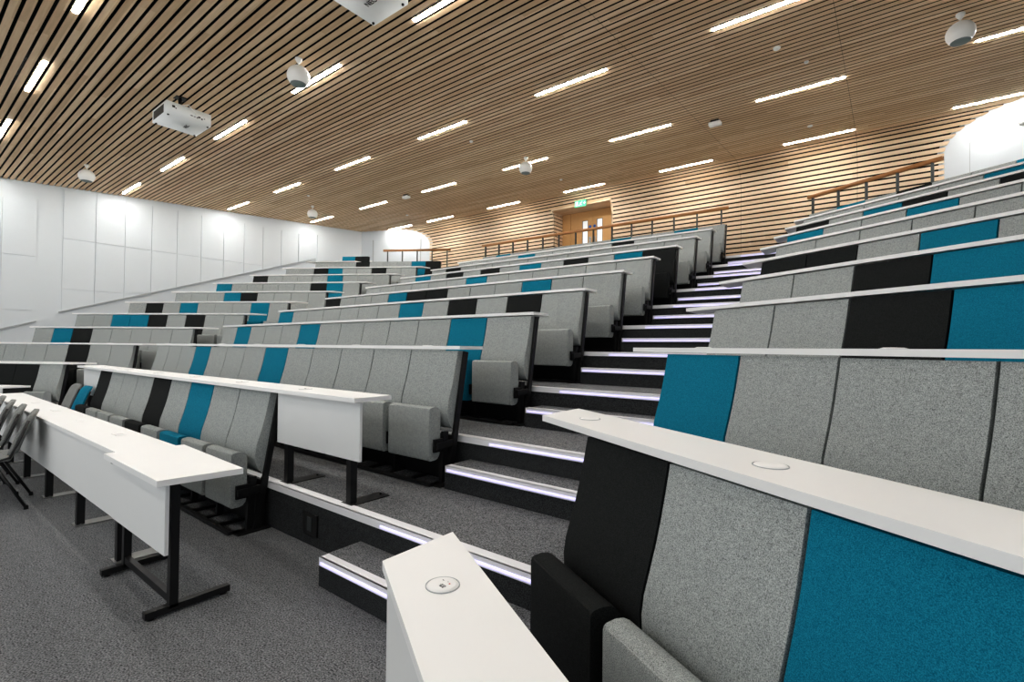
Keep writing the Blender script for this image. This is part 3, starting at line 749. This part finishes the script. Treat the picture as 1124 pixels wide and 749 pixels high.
def loose_meshes(col):
    out = {}
    def bfn(u, v):
        # rounded back pad: narrower and rounded at the top
        z = 0.46 + 0.34 * v; hw = 0.225 - 0.012 * v
        cr = 0.09
        dz = max(0, (z - (0.80 - cr)) / cr)
        hw2 = hw - cr * (1 - math.sqrt(max(0, 1 - dz * dz))) * 0.9
        x = (u * 2 - 1) * hw2
        y = 0.225 + 0.10 * v + 0.02 * v * v - 0.03 * (x / 0.225) ** 2
        return (x, y, z), (0, -1, 0.15)
    b = MB(); shell(b, bfn, 10, 10, 0.028); b.smooth(); out['backrest'] = b.mesh('backrest', M[col])
    def sfn(u, v):
        y = -0.24 + 0.42 * v; cr = 0.08
        d0 = max(0, (-(y) - (0.24 - cr)) / cr)
        hw = 0.225 - cr * (1 - math.sqrt(max(0, 1 - d0 * d0))) * 0.9
        x = (u * 2 - 1) * hw
        return (x, y, 0.445 - 0.02 * (1 - (x / 0.225) ** 2) - 0.03 * max(0, -y - 0.12) / 0.12), (0, 0, -1)
    s = MB(); shell(s, sfn, 10, 10, 0.032); s.smooth(); out['seat'] = s.mesh('seat', M[col])
    return out
LM = {'grey': loose_meshes('chairgrey'), 'teal': loose_meshes('teal')}
f = MB()
for sx in (-1, 1):
    f.tube([(sx * 0.205, -0.19, 0.415), (sx * 0.218, 0.10, 0.415), (sx * 0.222, 0.185, 0.44), (sx * 0.222, 0.225, 0.54), (sx * 0.216, 0.292, 0.74)], 0.011)
f.tube([(-0.21, -0.12, 0.41), (0.21, -0.12, 0.41)], 0.009); f.tube([(-0.21, 0.12, 0.41), (0.21, 0.12, 0.41)], 0.009)
ME_LF = f.mesh('frame', M['steel'])
LEGS = []
for sx in (-1, 1):
    g_ = MB(); g_.tube([(sx * 0.205, -0.14, 0.42), (sx * 0.235, -0.26, 0.012)], 0.011); g_.lathe([(0.014, 0.03), (0.016, 0.0), (0, 0)], 10, (sx * 0.235, -0.26, 0)); LEGS.append(g_.mesh('leg', M['steel']))
    g_ = MB(); g_.tube([(sx * 0.215, 0.08, 0.42), (sx * 0.25, 0.29, 0.012)], 0.011); g_.lathe([(0.014, 0.03), (0.016, 0.0), (0, 0)], 10, (sx * 0.25, 0.29, 0)); LEGS.append(g_.mesh('leg', M['steel']))
def loose_chair(x, y, rz, col, lab, grp):
    o = thing('stacking_chair', lab, 'chair', (x, y, 0), rz, grp)
    child('backrest', LM[col]['backrest'], o); child('seat', LM[col]['seat'], o); child('frame', ME_LF, o)
    for me in LEGS: child('leg', me, o)
    return o
for i, (x, rz) in enumerate(((-6.05, -0.2), (-6.62, -0.14), (-7.22, -0.16), (-7.82, -0.1))):
    loose_chair(x, 0.57, rz, 'grey', ['nearest grey stacking chair with black legs before the bench desk', 'grey stacking chair, second from the camera, before the bench desk', 'grey stacking chair, third from the camera, before the bench desk', 'farthest grey stacking chair before the bench desk'][i], 'loose chairs before the bench desk')
loose_chair(-8.88, 1.53, 0.0, 'teal', 'teal chair beside the far end of the centre front row', 'loose chairs at the end of the front row')
loose_chair(-9.47, 1.53, 0.0, 'grey', 'grey chair beyond the teal chair at the end of the front row', 'loose chairs at the end of the front row')

# socket in the first riser
o = thing('floor_socket', 'black socket box set in the riser under the white desk panel', 'socket', (-3.205, P1, 0.15))
mb = MB(); mb.box(-0.09, 0.09, -0.012, 0.001, -0.075, 0.075); mb.bevel(0.004, 1); mb.build('face_plate', M['steel'], o)
mb = MB(); mb.box(-0.028, 0.028, -0.016, -0.011, -0.045, 0.05); mb.build('socket_insert', M['post'], o)

# ================================================================== LIGHT
wd = bpy.data.worlds.new('world'); bpy.context.scene.world = wd; wd.use_nodes = True
wd.node_tree.nodes['Background'].inputs[0].default_value = (0.93, 0.97, 1.0, 1); wd.node_tree.nodes['Background'].inputs[1].default_value = 0.8
sc = bpy.context.scene
sc.view_settings.view_transform = 'Standard'; sc.view_settings.look = 'Medium High Contrast'; sc.view_settings.exposure = 0.14
sc.cycles.use_denoising = True; sc.cycles.max_bounces = 8; sc.cycles.diffuse_bounces = 5
